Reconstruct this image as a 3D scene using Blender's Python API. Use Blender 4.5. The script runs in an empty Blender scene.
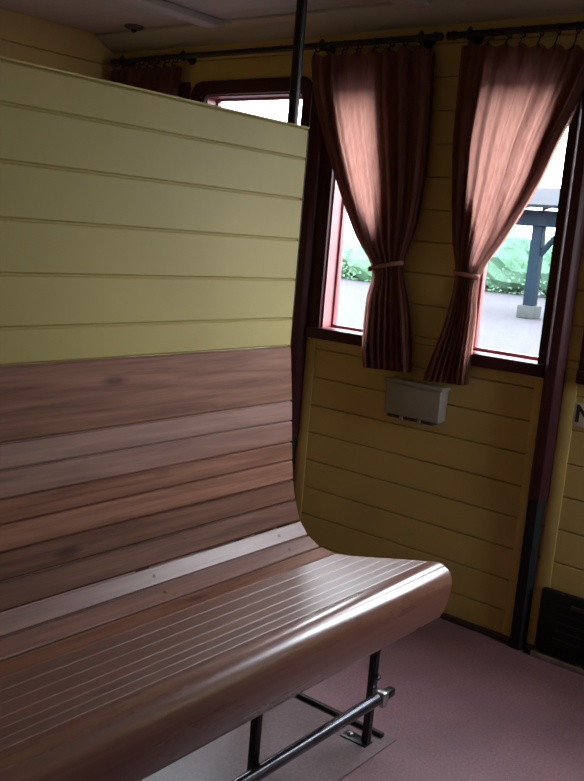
import bpy, bmesh, math, random
from mathutils import Vector, Matrix, noise

random.seed(7)
SC = bpy.context.scene
COL = SC.collection
PI = math.pi

# ------------------------------------------------------------------ materials
def new_mat(name):
    m = bpy.data.materials.new(name)
    m.use_nodes = True
    nt = m.node_tree
    b = nt.nodes['Principled BSDF']
    return m, nt, b

def ramp(nt, stops):
    r = nt.nodes.new('ShaderNodeValToRGB')
    els = r.color_ramp.elements
    els[0].position, els[0].color = stops[0][0], (*stops[0][1], 1)
    els[1].position, els[1].color = stops[-1][0], (*stops[-1][1], 1)
    for p, c in stops[1:-1]:
        e = els.new(p); e.color = (*c, 1)
    return r

def mapped_noise(nt, scale, sx=1, sy=1, sz=1, detail=4, rough=.55, dist=0.0, coords='Object'):
    tc = nt.nodes.new('ShaderNodeTexCoord')
    mp = nt.nodes.new('ShaderNodeMapping')
    mp.inputs['Scale'].default_value = (sx, sy, sz)
    n = nt.nodes.new('ShaderNodeTexNoise')
    n.inputs['Scale'].default_value = scale
    n.inputs['Detail'].default_value = detail
    n.inputs['Roughness'].default_value = rough
    n.inputs['Distortion'].default_value = dist
    nt.links.new(tc.outputs[coords], mp.inputs['Vector'])
    nt.links.new(mp.outputs['Vector'], n.inputs['Vector'])
    return n, mp

def bump(nt, b, src, strength, distance=.002):
    bp = nt.nodes.new('ShaderNodeBump')
    bp.inputs['Strength'].default_value = strength
    bp.inputs['Distance'].default_value = distance
    nt.links.new(src, bp.inputs['Height'])
    nt.links.new(bp.outputs['Normal'], b.inputs['Normal'])

def paint(name, col, rough=.45, var=.12, scale=6, spec=.5, bumpy=.15):
    m, nt, b = new_mat(name)
    n, _ = mapped_noise(nt, scale, detail=5)
    lo = tuple(c * (1 - var) for c in col); hi = tuple(min(1, c * (1 + var)) for c in col)
    r = ramp(nt, [(.3, lo), (.7, hi)])
    nt.links.new(n.outputs['Fac'], r.inputs['Fac'])
    nt.links.new(r.outputs['Color'], b.inputs['Base Color'])
    b.inputs['Roughness'].default_value = rough
    b.inputs['Specular IOR Level'].default_value = spec
    if bumpy:
        n2, _ = mapped_noise(nt, 60, detail=3)
        bump(nt, b, n2.outputs['Fac'], bumpy, .001)
    return m

def wood(name, dark, mid, light, rough=.3, tint=.35, spec=.6, coat=0, grain=.12, crough=.34, knots=.8):
    m, nt, b = new_mat(name)
    geo = nt.nodes.new('ShaderNodeNewGeometry')
    tc = nt.nodes.new('ShaderNodeTexCoord')
    # every slat (mesh island) shifts its own piece of grain
    off = nt.nodes.new('ShaderNodeVectorMath'); off.operation = 'SCALE'
    cmb = nt.nodes.new('ShaderNodeCombineXYZ')
    nt.links.new(geo.outputs['Random Per Island'], cmb.inputs['X'])
    nt.links.new(geo.outputs['Random Per Island'], cmb.inputs['Y'])
    nt.links.new(geo.outputs['Random Per Island'], cmb.inputs['Z'])
    nt.links.new(cmb.outputs['Vector'], off.inputs[0]); off.inputs['Scale'].default_value = 7.3
    add = nt.nodes.new('ShaderNodeVectorMath'); add.operation = 'ADD'
    nt.links.new(tc.outputs['Object'], add.inputs[0]); nt.links.new(off.outputs['Vector'], add.inputs[1])
    mp = nt.nodes.new('ShaderNodeMapping'); mp.inputs['Scale'].default_value = (1.3, 26, 26)
    nt.links.new(add.outputs['Vector'], mp.inputs['Vector'])
    n = nt.nodes.new('ShaderNodeTexNoise')
    n.inputs['Scale'].default_value = 2.2; n.inputs['Detail'].default_value = 6
    n.inputs['Roughness'].default_value = .6; n.inputs['Distortion'].default_value = .6
    nt.links.new(mp.outputs['Vector'], n.inputs['Vector'])
    r = ramp(nt, [(.3, dark), (.5, mid), (.72, light)])
    nt.links.new(n.outputs['Fac'], r.inputs['Fac'])
    # knots
    mk = nt.nodes.new('ShaderNodeMapping'); mk.inputs['Scale'].default_value = (3.0, 9, 9)
    nt.links.new(add.outputs['Vector'], mk.inputs['Vector'])
    vo = nt.nodes.new('ShaderNodeTexVoronoi'); vo.inputs['Scale'].default_value = 1.0
    nt.links.new(mk.outputs['Vector'], vo.inputs['Vector'])
    kr = ramp(nt, [(.05, (.35, .3, .28)), (.14, (1, 1, 1))])
    nt.links.new(vo.outputs['Distance'], kr.inputs['Fac'])
    mul = nt.nodes.new('ShaderNodeMixRGB'); mul.blend_type = 'MULTIPLY'; mul.inputs['Fac'].default_value = knots
    nt.links.new(r.outputs['Color'], mul.inputs['Color1']); nt.links.new(kr.outputs['Color'], mul.inputs['Color2'])
    # slat-to-slat difference of the wood itself
    hs = nt.nodes.new('ShaderNodeHueSaturation')
    mr = nt.nodes.new('ShaderNodeMapRange')
    mr.inputs['To Min'].default_value = 1 - tint; mr.inputs['To Max'].default_value = 1 + tint
    nt.links.new(geo.outputs['Random Per Island'], mr.inputs['Value'])
    nt.links.new(mr.outputs['Result'], hs.inputs['Value'])
    nt.links.new(mul.outputs['Color'], hs.inputs['Color'])
    nt.links.new(hs.outputs['Color'], b.inputs['Base Color'])
    # worn varnish
    n3, _ = mapped_noise(nt, 3, 1, 5, 5, detail=5)
    rr = nt.nodes.new('ShaderNodeMapRange')
    rr.inputs['To Min'].default_value = rough - .08; rr.inputs['To Max'].default_value = rough + .14
    nt.links.new(n3.outputs['Fac'], rr.inputs['Value'])
    nt.links.new(rr.outputs['Result'], b.inputs['Roughness'])
    b.inputs['Specular IOR Level'].default_value = spec
    if coat:
        b.inputs['Coat Weight'].default_value = coat
        b.inputs['Coat Roughness'].default_value = crough
        b.inputs['Coat IOR'].default_value = 1.9
    bump(nt, b, n.outputs['Fac'], grain, .0015)
    return m

def metal(name, col, rough=.35, metallic=.8):
    m, nt, b = new_mat(name)
    n, _ = mapped_noise(nt, 25, detail=4)
    r = ramp(nt, [(.3, tuple(c * .7 for c in col)), (.7, tuple(min(1, c * 1.3) for c in col))])
    nt.links.new(n.outputs['Fac'], r.inputs['Fac'])
    nt.links.new(r.outputs['Color'], b.inputs['Base Color'])
    b.inputs['Metallic'].default_value = metallic
    b.inputs['Roughness'].default_value = rough
    return m

M = {}
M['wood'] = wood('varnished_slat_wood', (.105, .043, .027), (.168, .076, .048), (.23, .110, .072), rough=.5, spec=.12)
M['worn'] = wood('worn_sheen_slat_wood', (.140, .060, .043), (.200, .092, .068), (.26, .130, .100), rough=.42, tint=.12, spec=.3, coat=.25)  # paler tone holds both wear and the lilac window sheen in its colour
M['seatwood'] = wood('worn_seat_slat_wood', (.130, .050, .032), (.190, .078, .050), (.245, .110, .075), rough=.42, tint=.15, spec=.8, coat=1, crough=.47)
M['nose'] = wood('varnished_edge_wood', (.150, .060, .040), (.190, .080, .054), (.225, .100, .070), rough=.26, tint=.05, coat=.45, grain=.02, crough=.20, knots=0)
M['panel'] = paint('pale_yellow_green_paint', (.305, .250, .080), rough=.5, spec=.25, var=.07, scale=3)
M['yellow'] = paint('ochre_yellow_paint', (.50, .375, .125), rough=.5, var=.10, scale=4)
M['red'] = paint('dark_red_gloss_paint', (.048, .012, .014), rough=.45, spec=.2, var=.2, scale=9, bumpy=.05)
M['sash'] = paint('red_sash_paint', (.30, .10, .105), rough=.4, var=.12, scale=9, bumpy=.05)
M['ceil'] = paint('greyish_cream_ceiling_paint', (.40, .39, .385), rough=.6, var=.06, scale=3)
M['black'] = metal('black_enamel_metal', (.012, .012, .014), rough=.32, metallic=.3)
M['steel'] = metal('worn_dark_steel', (.10, .10, .115), rough=.26, metallic=.9)
M['bright'] = metal('worn_bright_steel', (.45, .45, .47), rough=.3, metallic=1)
M['iron'] = metal('dark_iron', (.02, .018, .017), rough=.5, metallic=.5)
M['box'] = paint('grey_cream_enamel', (.25, .225, .185), rough=.4, var=.06, scale=10)
M['boxdark'] = paint('dark_grey_slot', (.03, .03, .03), rough=.6)
M['soot'] = paint('matt_black_paint', (.010, .010, .011), rough=.7, var=.3, spec=.2)
M['skirt'] = paint('dark_brown_skirting', (.035, .022, .018), rough=.5)
M['dull'] = paint('dull_grey_brown_paint', (.10, .085, .075), rough=.7)
M['white'] = paint('white_enamel', (.72, .70, .66), rough=.35, var=.03)
M['ink'] = paint('black_lettering', (.012, .012, .012), rough=.5, var=.05)
M['dowel'] = paint('dark_wood_plug', (.05, .022, .016), rough=.5)

def floor_mat(name, lo, mid, hi, rough):
    m, nt, b = new_mat(name)
    n, _ = mapped_noise(nt, 140, detail=6, rough=.7)
    r = ramp(nt, [(.32, lo), (.5, mid), (.68, hi)])
    nt.links.new(n.outputs['Fac'], r.inputs['Fac'])
    n2, _ = mapped_noise(nt, 3.5, detail=5)
    r2 = ramp(nt, [(.3, (.75, .75, .75)), (.7, (1.15, 1.12, 1.12))])
    nt.links.new(n2.outputs['Fac'], r2.inputs['Fac'])
    mul = nt.nodes.new('ShaderNodeMixRGB'); mul.blend_type = 'MULTIPLY'; mul.inputs['Fac'].default_value = 1
    nt.links.new(r.outputs['Color'], mul.inputs['Color1']); nt.links.new(r2.outputs['Color'], mul.inputs['Color2'])
    nt.links.new(mul.outputs['Color'], b.inputs['Base Color'])
    b.inputs['Roughness'].default_value = rough
    bump(nt, b, n.outputs['Fac'], .2, .001)
    return m
M['floor'] = floor_mat('speckled_maroon_lino', (.175, .088, .098), (.235, .120, .132), (.30, .160, .172), .45)
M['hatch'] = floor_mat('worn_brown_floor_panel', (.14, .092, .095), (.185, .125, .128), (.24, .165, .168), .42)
M['pave'] = floor_mat('pale_paving', (.036, .036, .040), (.046, .046, .052), (.058, .057, .065), .9)
M['pave'].node_tree.nodes['Principled BSDF'].inputs['Specular IOR Level'].default_value = .05

def cloth_mat():
    m, nt, b = new_mat('red_brown_curtain_cloth')
    out = nt.nodes['Material Output']
    n, _ = mapped_noise(nt, 90, 1, 1, .25, detail=4)
    r = ramp(nt, [(.3, (.125, .052, .040)), (.7, (.175, .078, .058))])
    nt.links.new(n.outputs['Fac'], r.inputs['Fac'])
    nt.links.new(r.outputs['Color'], b.inputs['Base Color'])
    b.inputs['Roughness'].default_value = .85
    b.inputs['Specular IOR Level'].default_value = .15
    tr = nt.nodes.new('ShaderNodeBsdfTranslucent')
    r2 = ramp(nt, [(.3, (.385, .18, .14)), (.7, (.50, .255, .205))])
    nt.links.new(n.outputs['Fac'], r2.inputs['Fac'])
    nt.links.new(r2.outputs['Color'], tr.inputs['Color'])
    mx = nt.nodes.new('ShaderNodeMixShader'); mx.inputs['Fac'].default_value = .46
    nt.links.new(b.outputs['BSDF'], mx.inputs[1]); nt.links.new(tr.outputs['BSDF'], mx.inputs[2])
    nt.links.new(mx.outputs['Shader'], out.inputs['Surface'])
    return m
M['cloth'] = cloth_mat()
M['tie'] = paint('faded_pink_brown_tape', (.26, .105, .075), rough=.85, var=.15, scale=60)

def glass_mat():
    m, nt, b = new_mat('thin_window_glass')
    out = nt.nodes['Material Output']
    t = nt.nodes.new('ShaderNodeBsdfTransparent'); t.inputs['Color'].default_value = (.95, .97, .97, 1)
    g = nt.nodes.new('ShaderNodeBsdfGlossy'); g.inputs['Roughness'].default_value = .03
    lw = nt.nodes.new('ShaderNodeLayerWeight'); lw.inputs['Blend'].default_value = .5
    pw = nt.nodes.new('ShaderNodeMath'); pw.operation = 'POWER'; pw.inputs[1].default_value = 5
    fr = nt.nodes.new('ShaderNodeMath'); fr.operation = 'MULTIPLY_ADD'; fr.inputs[1].default_value = .6; fr.inputs[2].default_value = .03
    nt.links.new(lw.outputs['Facing'], pw.inputs[0]); nt.links.new(pw.outputs[0], fr.inputs[0])
    mx = nt.nodes.new('ShaderNodeMixShader')
    nt.links.new(fr.outputs[0], mx.inputs['Fac'])
    nt.links.new(t.outputs['BSDF'], mx.inputs[1]); nt.links.new(g.outputs['BSDF'], mx.inputs[2])
    nt.links.new(mx.outputs['Shader'], out.inputs['Surface'])
    return m
M['glass'] = glass_mat()

def leaf_mat(name, lo, hi):
    m, nt, b = new_mat(name)
    n, _ = mapped_noise(nt, 1.6, detail=6)
    r = ramp(nt, [(.3, lo), (.7, hi)])
    nt.links.new(n.outputs['Fac'], r.inputs['Fac'])
    nt.links.new(r.outputs['Color'], b.inputs['Base Color'])
    b.inputs['Roughness'].default_value = .7
    b.inputs['Specular IOR Level'].default_value = .05
    return m
M['leaf'] = leaf_mat('hedge_leaf', (.042, .095, .060), (.085, .160, .110))
M['leaf2'] = leaf_mat('tree_leaf', (.05, .115, .065), (.105, .19, .115))
M['bark'] = paint('bark', (.10, .08, .06), rough=.9, var=.3)
M['greypost'] = paint('blue_grey_post_paint', (.006, .013, .021), rough=.7, spec=.05, var=.2)
M['slate'] = paint('grey_roof_sheet', (.008, .011, .016), rough=.7, spec=.05, var=.25, scale=2)
M['stone'] = paint('pale_stone', (.035, .04, .04), rough=.8, spec=.05)

# ------------------------------------------------------------------ mesh helpers
class MB:
    def __init__(self): self.v = []; self.f = []
    def add(self, vs, fs):
        o = len(self.v); self.v += [tuple(p) for p in vs]
        self.f += [tuple(i + o for i in q) for q in fs]
        return self
    def box(self, x0, x1, y0, y1, z0, z1):
        vs = [(x, y, z) for x in (x0, x1) for y in (y0, y1) for z in (z0, z1)]
        return self.add(vs, [(0, 1, 3, 2), (4, 6, 7, 5), (0, 4, 5, 1), (2, 3, 7, 6), (0, 2, 6, 4), (1, 5, 7, 3)])
    def prism(self, prof, axis, a, b):
        """closed 2-D outline swept along an axis; prof is in the other two axes, in order"""
        def mk(t, p):
            return (t, p[0], p[1]) if axis == 0 else (p[0], t, p[1]) if axis == 1 else (p[0], p[1], t)
        n = len(prof)
        vs = [mk(a, p) for p in prof] + [mk(b, p) for p in prof]
        fs = [(i, (i + 1) % n, n + (i + 1) % n, n + i) for i in range(n)]
        fs += [tuple(range(n - 1, -1, -1)), tuple(range(n, 2 * n))]
        return self.add(vs, fs)
    def tube(self, pts, r, seg=12, closed=False, caps=True):
        pts = [Vector(p) for p in pts]; n = len(pts); vs = []
        rs = r if isinstance(r, (list, tuple)) else [r] * n
        up = None
        for i, p in enumerate(pts):
            if closed: t = pts[(i + 1) % n] - pts[i - 1]
            else: t = pts[min(i + 1, n - 1)] - pts[max(i - 1, 0)]
            t.normalize()
            if up is None:
                up = t.orthogonal().normalized()
            else:
                up = (up - t * up.dot(t))
                up = up.normalized() if up.length > 1e-6 else t.orthogonal().normalized()
            s = t.cross(up)
            for k in range(seg):
                a = 2 * PI * k / seg
                vs.append(p + (up * math.cos(a) + s * math.sin(a)) * rs[i])
        fs = []
        for i in range(n if closed else n - 1):
            j = (i + 1) % n
            for k in range(seg):
                l = (k + 1) % seg
                fs.append((i * seg + k, i * seg + l, j * seg + l, j * seg + k))
        if caps and not closed:
            fs.append(tuple(range(seg - 1, -1, -1)))
            fs.append(tuple((n - 1) * seg + k for k in range(seg)))
        return self.add(vs, fs)
    def lathe(self, c, axis, prof, seg=20):
        """prof: (offset along axis, radius)"""
        c = Vector(c); d = Vector(axis).normalized()
        return self.tube([c + d * h for h, _ in prof], [max(r, 1e-4) for _, r in prof], seg)
    def build(self, name, mat, parent=None, bevel=0, seg=2, smooth=False, angle=40):
        me = bpy.data.meshes.new(name)
        off = Vector((0, 0, 0))
        p = parent
        while p is not None:
            off += p.location; p = p.parent
        base = Vector((0, 0, 0))
        me.from_pydata([tuple(Vector(q) - off) for q in self.v], [], self.f)
        bm = bmesh.new(); bm.from_mesh(me)
        bmesh.ops.recalc_face_normals(bm, faces=bm.faces)
        if bevel:
            es = [e for e in bm.edges if len(e.link_faces) == 2 and e.calc_face_angle(0) > math.radians(50)]
            bmesh.ops.bevel(bm, geom=es, offset=bevel, offset_type='OFFSET', segments=seg, profile=.5,
                            affect='EDGES', clamp_overlap=True)
        if smooth or bevel:
            for f in bm.faces: f.smooth = True
            for e in bm.edges:
                if len(e.link_faces) == 2 and e.calc_face_angle(0) > math.radians(angle): e.smooth = False
        bm.to_mesh(me); bm.free()
        me.materials.append(mat)
        o = bpy.data.objects.new(name, me)
        COL.objects.link(o)
        if parent is not None: o.parent = parent
        return o

def tag(o, label=None, cat=None, group=None, kind=None):
    if label: o['label'] = label
    if cat: o['category'] = cat
    if group: o['group'] = group
    if kind: o['kind'] = kind
    return o

def root(name, loc, **kw):
    o = bpy.data.objects.new(name, None)
    o.empty_display_size = .1
    o.location = loc
    COL.objects.link(o)
    return tag(o, **kw)

def rects_minus(y0, y1, z0, z1, holes):
    """split a rectangle around rectangular holes (y0,y1,z0,z1)"""
    zs = sorted({z0, z1} | {z for h in holes for z in (h[2], h[3]) if z0 < z < z1})
    out = []
    for a, b in zip(zs, zs[1:]):
        m = (a + b) / 2
        cuts = sorted((h[0], h[1]) for h in holes if h[2] < m < h[3] and h[1] > y0 and h[0] < y1)
        y = y0
        for c0, c1 in cuts:
            if c0 > y: out.append((y, min(c0, y1), a, b))
            y = max(y, c1)
        if y < y1: out.append((y, y1, a, b))
    return out

# ------------------------------------------------------------------ the place
XW = 2.64            # face of the window wall
XO = -0.50           # face of the opposite wall
YE, YR = 3.22, -1.30 # end wall seen at left, and the one behind the camera
ZC = 2.0
ZS, ZH = .915, 1.752 # sill and head of the windows
GRID = [.100 + .105 * k for k in range(18)]

# windows of the wall in view: (y0, y1), right to left
WIN = {1: (2.79, 3.07), 2: (2.150, 2.65), 3: (1.725, 1.985), 4: (1.133, 1.40), 5: (.38, .975)}
holes = [(a, b, ZS, ZH) for a, b in WIN.values()]

def plank_wall(name, x, sgn, y0, y1, z0, z1, holes, mat, parent=None):
    """boards on the room face of a solid wall, sgn = direction out of the room"""
    mb = MB()
    zs = [z0] + [z for z in GRID if z0 + .02 < z < z1 - .02] + [z1]
    g, c = .0013, .0026
    for a, b in zip(zs, zs[1:]):
        for (p, q, r, s) in rects_minus(y0, y1, a, b, holes):
            lo = r + (g if r == a else 0); hi = s - (g if s == b else 0)
            prof = [(x, lo + c), (x + sgn * c, lo), (x + sgn * .012, lo), (x + sgn * .012, hi), (x + sgn * c, hi), (x, hi - c)]
            mb.prism([(u, w) for u, w in prof], 1, p, q)
    for (p, q, r, s) in rects_minus(y0, y1, z0, z1, holes):
        xs = sorted((x + sgn * .012, x + sgn * .085))
        mb.box(xs[0], xs[1], p, q, r, s)
    return mb.build(name, mat, parent)

w = plank_wall('wall_right', XW, 1, YR, YE, 0, ZC + .05, holes, M['yellow']); tag(w, kind='structure')
holesL = []
w = plank_wall('wall_left', XO, -1, YR, YE, 0, ZC + .05, holesL, M['yellow']); tag(w, kind='structure')

ADDED_DOOR = (1.92, 2.50, .95, 1.88)       # glazing of an unseen end door, added to light floor and bench
def end_wall(name, y, sgn, holes=()):
    mb = MB()
    zs = [0] + [z for z in GRID] + [ZC + .05]
    for a, b in zip(zs, zs[1:]):
        for p, q, r, s in rects_minus(XO, XW, a, b, holes):
            lo = r + (.0013 if r == a else 0); hi = s - (.0013 if s == b else 0); c = .0026
            prof = [(y, lo + c), (y + sgn * c, lo), (y + sgn * .012, lo), (y + sgn * .012, hi), (y + sgn * c, hi), (y, hi - c)]
            mb.prism(prof, 0, p, q)
    ys = sorted((y + sgn * .012, y + sgn * .06))
    for p, q, r, s in rects_minus(XO - .08, XW + .08, 0, ZC + .05, holes):
        mb.box(p, q, ys[0], ys[1], r, s)
    return tag(mb.build(name, M['yellow']), kind='structure')
end_wall('wall_back', YE, 1)
end_wall('wall_front', YR, -1, [ADDED_DOOR])
t = root('added_door_1', (2.21, YR, 0), kind='structure')  # unseen door, added as an opening for daylight
mb = MB()
for a, b, c, d in rects_minus(1.84, 2.58, .01, 1.96, [ADDED_DOOR]): mb.box(a, b, YR, YR + .012, c, d)
mb.build('leaf', M['red'], t)
mb = MB()
for a, b, c, d in rects_minus(1.895, 2.525, .925, 1.905, [ADDED_DOOR]): mb.box(a, b, YR + .012, YR + .022, c, d)
mb.build('glazing_bead', M['sash'], t)
MB().box(ADDED_DOOR[0], ADDED_DOOR[1], YR - .030, YR - .027, ADDED_DOOR[2], ADDED_DOOR[3]).build('pane', M['glass'], t)
MB().tube([(1.88, YR + .012, .85), (1.88, YR + .05, .85), (1.97, YR + .05, .85)], .008, 8).build('handle', M['steel'], t, smooth=True)

tag(MB().box(XO - .08, XW + .08, YR - .06, YE + .06, -.06, 0).build('floor', M['floor']), kind='structure')

# ceiling: boards along the carriage, a sloping cove board over the windows
mb = MB()
x = XO - .08
while x < 2.55:
    x2 = min(x + .16, 2.55)
    mb.prism([(x + .002, ZC), (x2 - .002, ZC), (x2, ZC + .003), (x2, ZC + .03), (x, ZC + .03), (x, ZC + .003)], 1, YR - .06, YE + .06)
    x = x2
mb.box(XO - .08, XW + .08, YR - .06, YE + .06, ZC + .03, ZC + .07)
tag(mb.build('ceiling', M['ceil']), kind='structure')
mb = MB().prism([(XW, 1.940), (XW - .012, 1.940), (2.535, 1.988), (2.535, ZC), (XW, ZC)], 1, YR, YE)
tag(mb.build('trim_1', M['ceil'], bevel=.003), kind='structure')
for i, y in enumerate((2.52, 1.645, .77, -.10)):   # roof ribs running across the carriage
    mb = MB().prism([(XO, ZC), (XO, ZC - .028), (2.50, ZC - .028), (2.545, ZC - .022), (2.556, ZC - .008), (2.556, ZC)], 1, y - .042, y + .042)
    tag(mb.build('trim_%d' % (i + 2), M['ceil'], bevel=.006), kind='structure')

# skirting
tag(MB().box(XW - .010, XW, YR, YE, 0, .022).build('baseboard_right', M['skirt'], bevel=.003), kind='structure')
tag(MB().box(XO, XW - .01, YE - .010, YE, 0, .022).build('baseboard_back', M['skirt'], bevel=.003), kind='structure')
tag(MB().box(XO, XO + .01, YR, YE - .01, 0, .022).build('baseboard_left', M['skirt'], bevel=.003), kind='structure')

# uprights between the bays, each with a collar at knee height and a slimmer foot, and yellow cover strips beside them
POSTS = [2.070, 1.073, .075]
def half_round(y, hw, d, x=XW):
    return [(x, y + hw), (x - d * .55, y + hw), (x - d, y + hw * .45), (x - d, y - hw * .50), (x - d * .72, y - hw * .80), (x - d * .45, y - hw), (x, y - hw)]
for i, y in enumerate(POSTS):
    t = root('trim_%d' % (i + 6), (XW, y, 0), kind='structure')
    MB().prism(half_round(y, .029, .040), 2, .500, 1.815).build('upright', M['red'], t, bevel=.002)
    MB().prism(half_round(y + .004, .025, .030), 2, 0, .492).build('lower_upright', M['soot'], t, bevel=.002)
    MB().prism(half_round(y + .002, .028, .034), 2, .490, .502).build('collar', M['iron'], t)
    for y0, y1 in ((y + .030, y + .064), (y - .072, y - .030)):
        MB().box(XW - .004, XW, y0, y1, .022, .874).build('cover_strip', M['yellow'], t, bevel=.001)

# windows
def ring(mb, x0, x1, oy0, oy1, oz0, oz1, iy0, iy1, iz0, iz1, r=0.0):
    """rectangular frame; r rounds its two upper outer corners"""
    if r <= 0:
        mb.box(x0, x1, oy0, iy0, oz0, oz1); mb.box(x0, x1, iy1, oy1, oz0, oz1)
        mb.box(x0, x1, iy0, iy1, iz1, oz1); mb.box(x0, x1, iy0, iy1, oz0, iz0)
        return
    n = 8
    out = [(oy1, oz0)] + [(oy1 - r + r * math.cos(PI / 2 * k / n), oz1 - r + r * math.sin(PI / 2 * k / n)) for k in range(n + 1)]
    out += [(oy0 + r - r * math.sin(PI / 2 * k / n), oz1 - r + r * math.cos(PI / 2 * k / n)) for k in range(n + 1)] + [(oy0, oz0)]
    q = r * .5
    inn = [(iy1, oz0)] + [(iy1 - q + q * math.cos(PI / 2 * k / n), iz1 - q + q * math.sin(PI / 2 * k / n)) for k in range(n + 1)]
    inn += [(iy0 + q - q * math.sin(PI / 2 * k / n), iz1 - q + q * math.cos(PI / 2 * k / n)) for k in range(n + 1)] + [(iy0, oz0)]
    m = len(out); vs = []
    for x in (x0, x1):
        vs += [(x, *p) for p in out] + [(x, *p) for p in inn]
    fs = []
    for i in range(m - 1):
        fs.append((i, i + 1, m + i + 1, m + i))
        fs.append((2 * m + i, 3 * m + i, 3 * m + i + 1, 2 * m + i + 1))
        fs.append((i, 2 * m + i, 2 * m + i + 1, i + 1))
        fs.append((m + i, m + i + 1, 3 * m + i + 1, 3 * m + i))
    fs.append((0, m, 3 * m, 2 * m)); fs.append((m - 1, 2 * m - 1 + 2 * m, 2 * m - 1))
    fs[-1] = (m - 1, 3 * m - 1, 4 * m - 1, 2 * m - 1)
    mb.add(vs, fs)

def window(n, x, sgn, y0, y1, wide_l, wide_r, rounded=0.0):
    t = root('window_%d' % n, (x, (y0 + y1) / 2, ZS), kind='structure')
    X = lambda a: x + sgn * a
    s = lambda a, b: tuple(sorted((X(a), X(b))))
    mb = MB(); a, b = s(-.012, .004)
    ring(mb, a, b, y0 - wide_r, y1 + wide_l, ZS - .001, ZH + .052, y0, y1, ZS - .0005, ZH, rounded)
    mb.build('frame', M['red'], t, bevel=.0025)
    mb = MB(); a, b = s(.004, .066)          # lining of the reveal
    ring(mb, a, b, y0 - .001, y1 + .001, ZS, ZH + .001, y0 + .006, y1 - .006, ZS + .001, ZH - .006)
    mb.build('reveal_lining', M['sash'], t)
    mb = MB(); a, b = s(.056, .080)
    ring(mb, a, b, y0 + .004, y1 - .004, ZS + .001, ZH - .004, y0 + .014, y1 - .014, ZS + .012, ZH - .014)
    mb.build('sash', M['sash'], t, bevel=.002)
    a, b = s(.066, .069)
    MB().box(a, b, y0 + .013, y1 - .013, ZS + .011, ZH - .013).build('pane', M['glass'], t)
    a, b = s(-.024, .070)
    MB().box(a, b, y0 - wide_r, y1 + wide_l, ZS - .040, ZS).build('sill', M['red'], t, bevel=.005, seg=3)
    return t
window(1, XW, 1, *WIN[1], .05, .05)
window(2, XW, 1, *WIN[2], .075, .046, .06)
window(3, XW, 1, *WIN[3], .052, .04)
window(4, XW, 1, *WIN[4], .04, .028)
window(5, XW, 1, *WIN[5], .028, .03)

# ------------------------------------------------------------------ bench
XB, XA = 1.90, -.44
bench = root('train_bench', (1.0, 1.25, 0),
             label='long varnished slatted wooden bench with a tall yellow boarded back on black iron legs', cat='bench')
P = [Vector(p) for p in [(1.523, .946), (1.503, .797), (1.497, .743), (1.491, .685), (1.485, .635), (1.476, .581), (1.463, .527),
     (1.441, .474), (1.409, .440), (1.365, .420), (1.310, .417), (1.262, .4255), (1.205, .4385), (1.150, .452), (1.108, .462), (1.072, .4705), (1.036, .479)]]
TH = .022
def slat(mb, i, gap=.0019, ch=.0026):
    a, b = P[i], P[i + 1]; d = (b - a).normalized()
    n0 = Vector((-d.y, d.x))
    a1 = a + d * gap; b1 = b - d * gap
    g = .008          # tongue closing the joint behind the groove
    prof = [a1 + d * ch, a1 + n0 * ch, a1 + n0 * g, a + n0 * g, a + n0 * TH, b + n0 * TH, b + n0 * g, b1 + n0 * g, b1 + n0 * ch, b1 - d * ch]
    mb.prism([(p.x, p.y) for p in prof], 0, XA, XB)
mb = MB(); slat(mb, 0); hb = mb.build('headboard', M['wood'], bench)
mb = MB()
for i in range(1, 10): slat(mb, i)
bs = mb.build('back_slats', M['wood'], bench)
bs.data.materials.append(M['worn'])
for k, p in enumerate(bs.data.polygons):          # twelve faces to a slat; wear and window sheen are coloured into some slats
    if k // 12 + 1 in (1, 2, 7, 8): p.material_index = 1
mb = MB()
for i in range(10, len(P) - 1): slat(mb, i, .0003, .0008)
mb.build('seat_slats', M['seatwood'], bench)
# rounded front board of the seat
outer = [(1.034, .4795), (1.020, .4825), (1.004, .4840), (.990, .4815), (.976, .4735), (.967, .460), (.9635, .443), (.9655, .418), (.9705, .390), (.978, .362), (.986, .348), (.996, .341)]
inner = [(1.008, .346), (1.000, .362), (.994, .392), (.990, .420), (.990, .440), (.998, .455), (1.012, .460), (1.032, .4575)]
MB().prism(outer + inner, 0, XA, XB + .002).build('seat_edge', M['nose'], bench, smooth=True, angle=50)
# yellow boarded upper back
Z0 = .9461; Y0 = 1.526
mb = MB()
lines = [Z0, 1.020, 1.125, 1.230, 1.336, 1.440, 1.516]
for a, b in zip(lines, lines[1:]):
    lo, hi, c = a + .0014, b - .0014, .0032
    mb.prism([(Y0, lo + c), (Y0 + c, lo), (Y0 + .006, lo), (Y0 + .006, hi), (Y0 + c, hi), (Y0, hi - c)], 0, XA, XB)
mb.box(XA, XB, Y0 + .0045, Y0 + .026, Z0, 1.516)
mb.box(XB - .003, XB, Y0 + .0005, Y0 + .027, Z0, 1.516)
pn = mb.build('upper_back_panel', M['panel'], bench)
MB().box(XA, XB + .001, Y0 - .003, Y0 + .028, 1.5162, 1.522).build('capping_strip', M['panel'], pn, bevel=.002)
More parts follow.
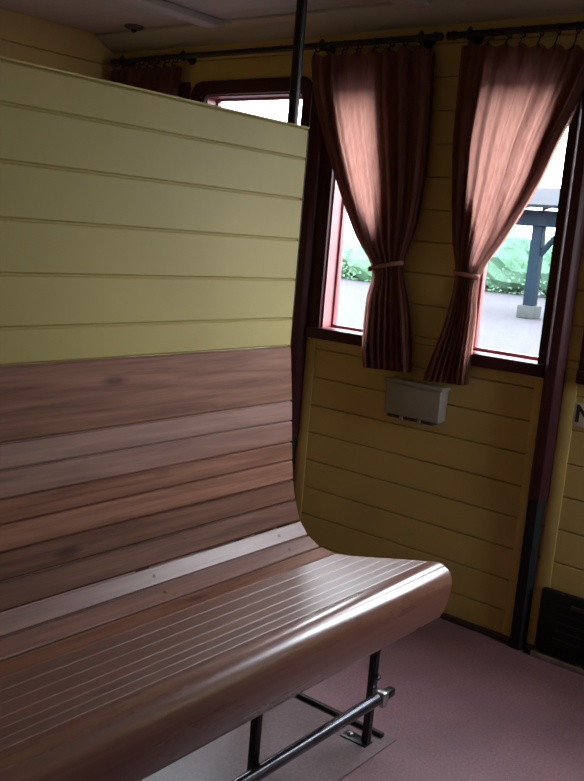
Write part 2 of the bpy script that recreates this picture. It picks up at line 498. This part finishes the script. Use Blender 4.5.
# iron supports: bracket under the slats, leg with a turned foot
LX = [1.795, 1.352, .45, -.30]
for lx in LX:
    mb = MB()
    und = [(p.x, p.y) for p in P]
    off = []
    for i, p in enumerate(P):
        a = P[max(i - 1, 0)]; b = P[min(i + 1, len(P) - 1)]; d = (b - a).normalized(); n = Vector((-d.y, d.x))
        off.append((p + n * (TH + .0005), p + n * (TH + .013)))
    prof = [tuple(o[0]) for o in off] + [tuple(o[1]) for o in reversed(off)]
    mb.prism(prof, 0, lx - .016, lx + .016)
    mb.build('seat_bracket', M['black'], bench)
    leg = MB().box(lx - .004, lx + .004, 1.083, 1.105, .006, .447)
    leg.box(lx - .009, lx + .009, 1.083, 1.090, .006, .447)
    lg = leg.build('leg', M['black'], bench, bevel=.0015)
    mb = MB().box(lx - .018, lx + .018, 1.083, 1.160, 0, .0075)
    ft = mb.build('foot', M['black'], lg, bevel=.002)
    MB().lathe((lx, 1.142, .0075), (0, 0, 1), [(0, .009), (.005, .009), (.008, .005)], 6).build('foot_bolt', M['bright'], lg)
    back = MB().tube([(lx, 1.44, .445), (lx, 1.44, .02), (lx, 1.44, .004)], .011, 10)
    back.build('rear_leg', M['black'], bench, smooth=True)
# foot rail along the front legs, squared end pinned by a collar
rail = MB().tube([(XA + .05, 1.0665, .1405), (1.800, 1.0665, .1405)], .0150, 16).build('foot_rail', M['steel'], bench, smooth=True)
MB().box(1.800, 1.848, 1.055, 1.076, .130, .151).build('rail_end', M['black'], rail, bevel=.003)
MB().box(1.784, 1.806, 1.047, 1.0828, .121, .160).build('collar', M['bright'], rail, bevel=.004)
MB().lathe((1.795, 1.100, .190), (0, 1, 0), [(-.029, .004), (-.026, .008), (-.018, .008)], 6).build('bolt', M['steel'], rail)
# peg heads of the lowest back slats
for lx in LX:
    for i in (7, 8):
        c = (P[i] + P[i + 1]) / 2; d = (P[i + 1] - P[i]).normalized(); n = Vector((d.y, -d.x))
        MB().lathe((lx, c.x, c.y), (0, n.x, n.y), [(-.004, .0045), (.0004, .0045)], 10).build('peg_head', M['dowel'], bench)

# unseen facing bench, added so its back shades the long bench's left part
def copy_tree(o, parent=None):
    c = o.copy(); COL.objects.link(c)
    if parent is not None: c.parent = parent
    for ch in list(o.children): copy_tree(ch, c)
    return c
facing = copy_tree(bench)
facing.location = (.46, -.15, 0); facing.rotation_euler = (0, 0, PI)
facing['label'] = 'added unseen slatted bench across the bay, keeping door light off the long bench'

# floor panel under the bench and the iron strip at its edge
bpy.context.view_layer.update()
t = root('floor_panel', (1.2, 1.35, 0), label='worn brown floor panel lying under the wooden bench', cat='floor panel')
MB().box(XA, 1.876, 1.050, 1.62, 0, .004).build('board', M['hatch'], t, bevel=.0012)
tag(MB().box(1.844, 1.857, 1.078, 1.60, .0042, .016).build('floor_strip', M['iron'], bevel=.002),
    'thin black iron strip lying on the floor behind the bench leg', 'strip')
for o in t.children: pass

# pole behind the end of the bench back
t = root('grab_pole', (1.902, 1.582, 0), label='black vertical pole rising behind the bench back to the ceiling', cat='pole')
MB().tube([(1.902, 1.582, .006), (1.902, 1.582, 1.992)], .0145, 16).build('pole', M['black'], t, smooth=True)
MB().lathe((1.902, 1.582, 0), (0, 0, 1), [(0, .036), (.006, .036), (.010, .02), (.016, .0155)], 18).build('base_flange', M['black'], t, smooth=True)
MB().lathe((1.902, 1.582, ZC), (0, 0, -1), [(0, .036), (.006, .036), (.010, .02), (.016, .0155)], 18).build('ceiling_flange', M['black'], t, smooth=True)

# ------------------------------------------------------------------ curtain rods
XR, ZR = 2.585, 1.893
def rod(label, y0, y1, brackets, fin):
    t = root('curtain_rod', (XR, (y0 + y1) / 2, ZR), label=label, cat='curtain rod')
    MB().tube([(XR, y0, ZR), (XR, y1, ZR)], .0105, 14).build('bar', M['iron'], t, smooth=True)
    for y, d in fin:
        MB().lathe((XR, y, ZR), (0, d, 0), [(-.002, .0095), (.004, .014), (.012, .0145), (.020, .0115), (.030, .013), (.036, .006)], 16).build('finial', M['iron'], t, smooth=True)
    for y in brackets:
        b = MB().lathe((XW, y, ZR - .004), (-1, 0, 0), [(0, .019), (.005, .019), (.008, .010), (.046, .008)], 14)
        b.tube([(XR + .0125 * math.cos(a), y, ZR + .0125 * math.sin(a)) for a in [PI * 2 * k / 16 for k in range(16)]], .0058, 8, closed=True)
        b.lathe((XR, y, ZR + .012), (0, 0, 1), [(0, .006), (.006, .007), (.011, .003)], 10)
        b.build('bracket', M['iron'], t, smooth=True)
    return t
rod('long dark curtain rod over the left windows with brackets and blunt ends', 1.600, 3.165, (3.10, 2.735, 2.045, 1.645), [(1.600, -1)])
rod('dark curtain rod above the right hand window running out of view', .12, 1.515, (1.47, .62, .18), [(1.515, 1)])

# ------------------------------------------------------------------ curtains
def interp(keys, z):
    ks = sorted(keys, key=lambda k: k[0])
    if z <= ks[0][0]: return ks[0][1]
    for i in range(len(ks) - 1):
        (za, ya), (zb, yb) = ks[i], ks[i + 1]
        if za <= z <= zb:
            t = (z - za) / (zb - za)
            # Catmull-Rom so the sagging edge stays smooth
            ym = ks[i - 1][1] if i > 0 else ya - (yb - ya) * .5
            yn = ks[i + 2][1] if i + 2 < len(ks) else yb + (yb - ya) * .5
            zm = ks[i - 1][0] if i > 0 else za - (zb - za)
            zn = ks[i + 2][0] if i + 2 < len(ks) else zb + (zb - za)
            m0 = (yb - ym) / (zb - zm) * (zb - za); m1 = (yn - ya) / (zn - za) * (zb - za)
            t2, t3 = t * t, t * t * t
            return (2 * t3 - 3 * t2 + 1) * ya + (t3 - 2 * t2 + t) * m0 + (-2 * t3 + 3 * t2) * yb + (t3 - t2) * m1
    return ks[-1][1]

def curtain(label, free, fixed, z_tie, layers, ztop_free, ztop_fix, zbot_free, zbot_fix, folds, seed, nrings, group=None):
    """free/fixed: (z, y) keys of the swept edge and of the edge by the wall; s runs 0 (free) to 1 (fixed)
    layers: (s0, s1, depth, number of folds) of gathered or turned-back cloth behind the sheet"""
    rnd = random.Random(seed)
    ztop = (ztop_free + ztop_fix) / 2
    yt = (interp(free, ztop) + interp(fixed, ztop)) / 2
    t = root('curtain', (XR, yt, ZR), label=label, cat='curtain', group=group)
    XC = 2.577
    mb = MB()
    ph = rnd.random() * 6
    def sheet(f0, f1, depth, nf, amp, nu, phase, below=None):
        NV = 64; vs = []; fs = []
        for j in range(NV + 1):
            v = j / NV
            zz = ztop + ((zbot_free + zbot_fix) / 2 - ztop) * v
            if below: zz = below + ((zbot_free + zbot_fix) / 2 - below) * v
            for i in range(nu + 1):
                u = i / nu
                s0 = f0 if isinstance(f0, (int, float)) else interp(f0, zz)
                s1 = f1 if isinstance(f1, (int, float)) else interp(f1, zz)
                s = s0 + (s1 - s0) * u
                zb = zbot_free + (zbot_fix - zbot_free) * s
                zt = ztop_free + (ztop_fix - ztop_free) * s - .007 * (1 - math.cos(2 * PI * (s * nrings - .35))) - .004 * (depth > 0)
                if below: zt = below
                z = zt + (zb - zt) * v
                yl, yr = interp(free, z), interp(fixed, z)
                pinch = math.exp(-((z - z_tie) / .10) ** 2)
                a = amp * (1 - .45 * pinch) * (.55 + .45 * min(1, abs(z - z_tie) / .3))
                f = math.sin(2 * PI * nf * u + phase + .5 * math.sin(3 * v + phase)) + .35 * math.sin(2 * PI * nf * 2.3 * u + 1.7 * phase + v)
                x = XC + depth * (1 - .35 * pinch) + a * f + .003 * math.sin(5 * v + 6 * u)
                y = yl + (yr - yl) * s + .25 * a * math.cos(2 * PI * nf * u + phase)
                if z < z_tie: x += .010 * (z_tie - z) / .35
                vs.append((x, y, z))
        w_ = nu + 1
        for j in range(NV):
            for i in range(nu):
                fs.append((j * w_ + i, j * w_ + i + 1, (j + 1) * w_ + i + 1, (j + 1) * w_ + i))
        mb.add(vs, fs)
    sheet(0, 1, 0, folds, .0055, 110, ph)
    for k, l in enumerate(layers):
        sheet(*l[:5], 60, ph + 1.3 * k, *l[5:])
    d = mb.build('drape', M['cloth'], t, smooth=True, angle=180)
    # tie band round the waist
    yl, yr = interp(free, z_tie), interp(fixed, z_tie)
    cy, hw = (yl + yr) / 2, abs(yl - yr) / 2 + .004
    sl = .016 if yl > yr else .004
    pts = []
    for k in range(28):
        a = 2 * PI * k / 28
        pts.append((XC + .002 + .030 * math.sin(a), cy + hw * math.cos(a) * (1 if True else 0), z_tie + (-sl if yl > yr else sl) * math.cos(a)))
    m2 = MB()
    vs = []; fs = []
    for p in pts:
        vs += [(p[0], p[1], p[2] - .007), (p[0], p[1], p[2] + .007)]
    n = len(pts)
    for k in range(n):
        l = (k + 1) % n
        fs.append((2 * k, 2 * l, 2 * l + 1, 2 * k + 1))
    m2.add(vs, fs)
    o = m2.build('tieback', M['tie'], t, smooth=True)
    o.modifiers.new('thick', 'SOLIDIFY').thickness = .0025
    # rings on the rod and their hooks
    yl, yr = interp(free, ztop), interp(fixed, ztop)
    for k in range(nrings):
        s = (k + .35) / nrings
        zt = ztop_free + (ztop_fix - ztop_free) * s
        y = yl + (yr - yl) * s + rnd.uniform(-.006, .006)
        r = MB().tube([(XR + .0145 * math.cos(a), y + .002 * math.sin(a), ZR - .005 + .0145 * math.sin(a)) for a in [2 * PI * q / 18 for q in range(18)]], .0026, 8, closed=True)
        rg = r.build('ring', M['iron'], t, smooth=True)
        MB().tube([(XR, y, ZR - .018), (XR - .004, y + .003, min(ZR - .020, zt + .006)), (XC - .004, y + .002, zt - .001), (XC - .004, y, zt - .014)], .0024, 6).build('hook', M['iron'], rg, smooth=True)
    return t

free2 = [(1.84, 2.085), (1.75, 2.068), (1.677, 2.043), (1.541, 1.984), (1.389, 1.906), (1.257, 1.827), (1.152, 1.744), (1.042, 1.757), (.885, 1.759), (.80, 1.745)]
fix2 = [(1.84, 1.600), (1.638, 1.592), (1.45, 1.591), (1.305, 1.603), (1.165, 1.630), (1.05, 1.605), (.993, 1.592), (.80, 1.563)]
bl2 = [(1.84, .225), (1.74, .22), (1.44, .21), (1.30, .31), (1.24, .45)]
br2 = [(1.84, .56), (1.74, .55), (1.44, .49), (1.29, .38), (1.24, .33)]
lay2 = [(0.0, bl2, .014, 2, .0025), (0.005, bl2, .022, 2, .003), (0.01, bl2, .026, 2, .003), (0.0, bl2, .032, 1, .001),
        (br2, 1, .015, 4, .005), (br2, .995, .023, 4, .004), (br2, 1, .031, 3, .003), (br2, .99, .036, 2, .002),
        (.01, 1, .012, 6, .004, 1.22), (.02, .99, .022, 5, .004, 1.22), (.015, 1, .030, 5, .003, 1.22)]
curtain('red brown curtain of the left window tied back to the right', free2, fix2, 1.163, lay2, 1.868, 1.868, .808, .818, 7, 3, 8)

free3 = [(1.84, 1.045), (1.769, 1.068), (1.655, 1.112), (1.563, 1.151), (1.456, 1.190), (1.291, 1.274), (1.163, 1.343), (1.024, 1.346), (.80, 1.351)]
fix3 = [(1.84, 1.490), (1.727, 1.489), (1.545, 1.485), (1.267, 1.449), (1.168, 1.424), (1.012, 1.442), (.80, 1.503)]
br3 = [(1.84, .21), (1.74, .205), (1.57, .17), (1.30, .15)]
la3 = [(1.84, .30), (1.74, .305), (1.45, .32), (1.30, .18)]
lb3 = [(1.84, .335), (1.74, .34), (1.45, .36), (1.30, .24)]
bl3 = [(1.84, .80), (1.74, .78), (1.45, .74), (1.30, .50), (1.22, .36)]
lay3 = [(0.0, br3, .014, 2, .0025), (0.005, br3, .022, 2, .003), (0.01, br3, .026, 2, .003), (0.0, br3, .032, 1, .001),
        (la3, lb3, .013, .5, .001), (la3, lb3, .016, .5, .001),
        (bl3, 1, .015, 4, .005), (bl3, .995, .023, 3, .004), (bl3, 1, .031, 3, .003), (bl3, .99, .036, 2, .002),
        (.16, 1, .012, 5, .004, 1.20), (.18, .99, .022, 5, .004, 1.20), (.17, 1, .030, 4, .003, 1.20)]
curtain('red brown curtain of the right window tied back to the left', free3, fix3, 1.164, lay3, 1.835, 1.872, .811, .803, 7, 5, 8)

free1 = [(1.86, 2.765), (1.75, 2.79), (1.6, 2.86), (1.4, 2.96), (1.17, 3.06), (1.0, 3.05), (.8, 3.03)]
fix1 = [(1.86, 3.165), (1.5, 3.17), (1.17, 3.165), (1.0, 3.175), (.8, 3.19)]
lay1 = [(0.0, .5, .012, 4, .004), (0, .55, .022, 4, .004), (.5, 1, .014, 4, .004), (.5, 1, .026, 4, .004), (0, 1, .034, 6, .002)]
curtain('dark curtain in the far corner, mostly hidden behind the bench back', free1, fix1, 1.17, lay1, 1.868, 1.868, .81, .81, 8, 9, 8)

# ------------------------------------------------------------------ things on the window wall
t = root('wall_box', (XW, 1.560, .658), label='small grey cream metal box on the yellow wall below the two curtains', cat='box')
MB().box(XW - .052, XW, 1.430, 1.646, .668, .778).build('body', M['box'], t, bevel=.006, seg=3)
MB().box(XW - .058, XW, 1.424, 1.652, .776, .790).build('lid', M['box'], t, bevel=.004)
MB().box(XW - .047, XW - .002, 1.453, 1.633, .657, .669).build('bottom_slot', M['boxdark'], t, bevel=.002)
for y in (1.575, 1.505):
    MB().box(XW - .050, XW - .012, y - .007, y + .007, .652, .668).build('catch', M['box'], t, bevel=.002)

t = root('sign_plate', (XW, .965, .78), label='small white enamel plate with a black letter beside the right upright', cat='sign')
MB().box(XW - .004, XW - .0002, .925, 1.003, .745, .818).build('plate', M['white'], t, bevel=.0012)
cu = bpy.data.curves.new('lettering', 'FONT'); cu.body = 'N'; cu.size = .072; cu.extrude = .0004; cu.offset = .0022
cu.align_x = 'CENTER'; cu.align_y = 'CENTER'
tmp = bpy.data.objects.new('lettering_curve', cu); COL.objects.link(tmp)
bpy.context.view_layer.update()
me = bpy.data.meshes.new_from_object(tmp.evaluated_get(bpy.context.evaluated_depsgraph_get()))
bpy.data.objects.remove(tmp)
me.materials.clear(); me.materials.append(M['ink'])
lt = bpy.data.objects.new('lettering', me); COL.objects.link(lt); lt.parent = t
lt.location = (-.0044, .004, .002)
lt.rotation_euler = Matrix(((0, 0, -1), (-1, 0, 0), (0, 1, 0))).to_euler()

t = root('heater_casing', (XW, .70, 0), label='low black heater casing at floor level beside the right upright', cat='heater')
MB().box(XW - .030, XW - .001, .40, 1.015, .028, .226).build('casing', M['soot'], t, bevel=.004)
mb = MB()
for k in range(5):
    mb.box(XW - .034, XW - .029, .44, .955, .070 + .027 * k, .082 + .027 * k)
mb.build('louvres', M['soot'], t, bevel=.001)
MB().box(XW - .036, XW - .030, .43, .915, .190, .202).build('top_slot', M['boxdark'], t, bevel=.001)
MB().box(XW - .036, XW - .011, .40, 1.022, 0, .020).build('foot_strip', M['bright'], t, bevel=.003)

t = root('ceiling_fitting', (2.490, 2.925, ZC), label='small flat dark fitting on the ceiling in the far corner', cat='ceiling fitting')
MB().lathe((2.490, 2.925, ZC), (0, 0, -1), [(0, .038), (.006, .038), (.012, .030), (.014, .01)], 24).build('disc', M['dull'], t, smooth=True)
MB().lathe((2.490, 2.925, ZC - .013), (0, 0, -1), [(0, .010), (.008, .010), (.012, .006)], 12).build('stud', M['iron'], t, smooth=True)

# ------------------------------------------------------------------ outside
ZG = -.30
tag(MB().box(XW + .25, 80, -40, 80, ZG - .2, ZG).build('ground', M['pave']), kind='structure')
tag(MB().box(-60, XO - .25, -40, 80, ZG - .2, ZG).build('ground_left', M['pave']), kind='structure')
tag(MB().box(XO - .25, XW + .25, -40, YR - .25, ZG - .2, ZG).build('ground_front', M['pave']), kind='structure')

t = root('canopy_post', (20.3, 9.13, ZG), label='blue grey platform post with a brace on a pale foot', cat='post')
px, py = 20.3, 9.13
MB().box(px - .13, px + .13, py - .13, py + .13, ZG + .3005, 1.848).build('shaft', M['greypost'], t, bevel=.02)
MB().prism([(px - .22, py - .22), (px + .22, py - .22), (px + .22, py + .22), (px - .22, py + .22)], 2, ZG, ZG + .30).build('foot', M['stone'], t, bevel=.03)
for d in (-1,):
    MB().tube([(px, py + d * .10, 1.20), (px, py + d * .38, 1.58), (px, py + d * .80, 1.775)], .07, 8).build('brace', M['greypost'], t, smooth=True)
t = root('platform_canopy', (21, 7, 2.40), label='grey sheet roof carried by the platform post', cat='roof')
MB().box(20.1, 20.5, 4.0, 11.0, 1.85, 2.22).build('beam', M['greypost'], t, bevel=.02)
mb = MB().prism([(19.5, 2.24), (20.3, 2.32), (22.6, 2.85), (22.6, 2.92), (19.5, 2.31)], 1, 3.8, 11.3)
mb.build('roof_sheet', M['slate'], t)
mb = MB()
for k in range(14):
    y = 4.1 + k * .52
    mb.prism([(19.6, 2.19), (22.5, 2.76), (22.5, 2.84), (19.6, 2.25)], 1, y - .03, y + .03)
mb.build('rafters', M['slate'], t)

def foliage(name, label, cat, blobs, mat, n, size, seed, trunk=None):
    rnd = random.Random(seed)
    cx = sum(b[0] for b in blobs) / len(blobs); cyy = sum(b[1] for b in blobs) / len(blobs)
    t = root(name, (cx, cyy, ZG), label=label, cat=cat)
    mb = MB()
    for (x, y, z, rx, ry, rz) in blobs:
        nu, nv = 14, 9; vs = []
        for j in range(nv + 1):
            for i in range(nu):
                th = PI * j / nv; ph = 2 * PI * i / nu
                d = Vector((math.sin(th) * math.cos(ph), math.sin(th) * math.sin(ph), math.cos(th)))
                k = .82 + .22 * noise.noise(d * 2.5 + Vector((x, y, z)))
                vs.append((x + d.x * rx * k, y + d.y * ry * k, max(z + d.z * rz * k, ZG)))
        fs = [(j * nu + i, j * nu + (i + 1) % nu, (j + 1) * nu + (i + 1) % nu, (j + 1) * nu + i) for j in range(nv) for i in range(nu)]
        mb.add(vs, fs)
        for _ in range(n):
            d = Vector((rnd.gauss(0, 1), rnd.gauss(0, 1), rnd.gauss(0, 1))).normalized()
            r = rnd.uniform(.86, 1.08)
            c = Vector((x + d.x * rx * r, y + d.y * ry * r, max(z + d.z * rz * r, ZG + .05)))
            u = Vector((rnd.gauss(0, 1), rnd.gauss(0, 1), rnd.gauss(0, 1))).normalized()
            w_ = u.orthogonal().normalized(); s = size * rnd.uniform(.6, 1.3)
            mb.add([c - u * s, c + w_ * s * .5, c + u * s, c - w_ * s * .5], [(0, 1, 2, 3)])
    mb.build('foliage', mat, t)
    if trunk:
        x, y, h, r = trunk
        MB().tube([(x, y, ZG), (x + .05, y - .04, ZG + h * .5), (x, y, ZG + h)], [r * 1.3, r, r * .7], 10).build('trunk', M['bark'], t, smooth=True)
    return t
foliage('hedge', 'broad green hedge beyond the platform post', 'hedge',
        [(31 + .3 * (k % 2), 8.5 + 1.6 * k, .75, 1.2, 1.4, 1.25 + .15 * (k % 3)) for k in range(6)], M['leaf'], 1000, .075, 11)
foliage('bush', 'rounded green bush seen through the left window', 'bush',
        [(28, 18.8, .35, 1.2, 1.3, 1.0), (28.6, 20.3, .25, 1.2, 1.1, .8)], M['leaf2'], 900, .07, 13)

# ------------------------------------------------------------------ light: bright overcast sky through the windows
W = bpy.data.worlds.new('overcast_sky'); SC.world = W
W.use_nodes = True
nt = W.node_tree
bg = nt.nodes['Background']
tc = nt.nodes.new('ShaderNodeTexCoord'); sp = nt.nodes.new('ShaderNodeSeparateXYZ')
nt.links.new(tc.outputs['Generated'], sp.inputs['Vector'])
r = ramp(nt, [(.0, (.55, .55, .56)), (.5, (.98, .97, 1.0)), (.62, (.92, .94, 1.0)), (1.0, (.80, .86, 1.0))])
mr = nt.nodes.new('ShaderNodeMapRange'); mr.inputs['From Min'].default_value = -1; mr.inputs['From Max'].default_value = 1
nt.links.new(sp.outputs['Z'], mr.inputs['Value'])
nt.links.new(mr.outputs['Result'], r.inputs['Fac'])
nt.links.new(r.outputs['Color'], bg.inputs['Color'])
bg.inputs['Strength'].default_value = 20

def portal(x, sgn, y0, y1):
    li = bpy.data.lights.new('window_portal', 'AREA'); li.shape = 'RECTANGLE'
    li.size = y1 - y0; li.size_y = ZH - ZS
    li.cycles.is_portal = True
    o = bpy.data.objects.new('window_portal', li); COL.objects.link(o)
    o.location = (x + sgn * .10, (y0 + y1) / 2, (ZS + ZH) / 2)
    d = Vector((-sgn, 0, 0))
    o.rotation_euler = d.to_track_quat('-Z', 'Z').to_euler()
for a, b in WIN.values(): portal(XW, 1, a, b)
li = bpy.data.lights.new('added_door_portal', 'AREA'); li.shape = 'RECTANGLE'
li.size = ADDED_DOOR[1] - ADDED_DOOR[0]; li.size_y = ADDED_DOOR[3] - ADDED_DOOR[2]; li.cycles.is_portal = True
o = bpy.data.objects.new('added_door_portal', li); COL.objects.link(o)
o.location = ((ADDED_DOOR[0] + ADDED_DOOR[1]) / 2, YR - .08, (ADDED_DOOR[2] + ADDED_DOOR[3]) / 2)
o.rotation_euler = Vector((0, 1, 0)).to_track_quat('-Z', 'Z').to_euler()

# ------------------------------------------------------------------ camera (from the photograph's vanishing points)
f = 903.7481673563715
R = Matrix(((0.63035102, -0.08242395, 0.7719222), (-0.77190522, -0.17232445, 0.61193678), (0.08258283, -0.98158575, -0.17224837)))
right, down, fwd = R @ Vector((1, 0, 0)), R @ Vector((0, 1, 0)), R @ Vector((0, 0, 1))
cam = bpy.data.cameras.new('camera'); co = bpy.data.objects.new('camera', cam); COL.objects.link(co)
mw = Matrix((( right.x, -down.x, -fwd.x, 0), (right.y, -down.y, -fwd.y, 0), (right.z, -down.z, -fwd.z, 1.25), (0, 0, 0, 1)))
co.matrix_world = mw
cam.sensor_fit = 'VERTICAL'; cam.sensor_height = 24; cam.lens = f / 781 * 24
cam.clip_start = .02; cam.clip_end = 300
SC.camera = co

vs_ = SC.view_settings
vs_.view_transform = 'Standard'; vs_.look = 'None'; vs_.gamma = 1; vs_.use_curve_mapping = False
vs_.exposure = 0.0
SC.cycles.use_denoising = True
SC.cycles.max_bounces = 14; SC.cycles.diffuse_bounces = 8; SC.cycles.glossy_bounces = 5
SC.cycles.transmission_bounces = 8; SC.cycles.transparent_max_bounces = 12
SC.cycles.caustics_reflective = False; SC.cycles.caustics_refractive = False
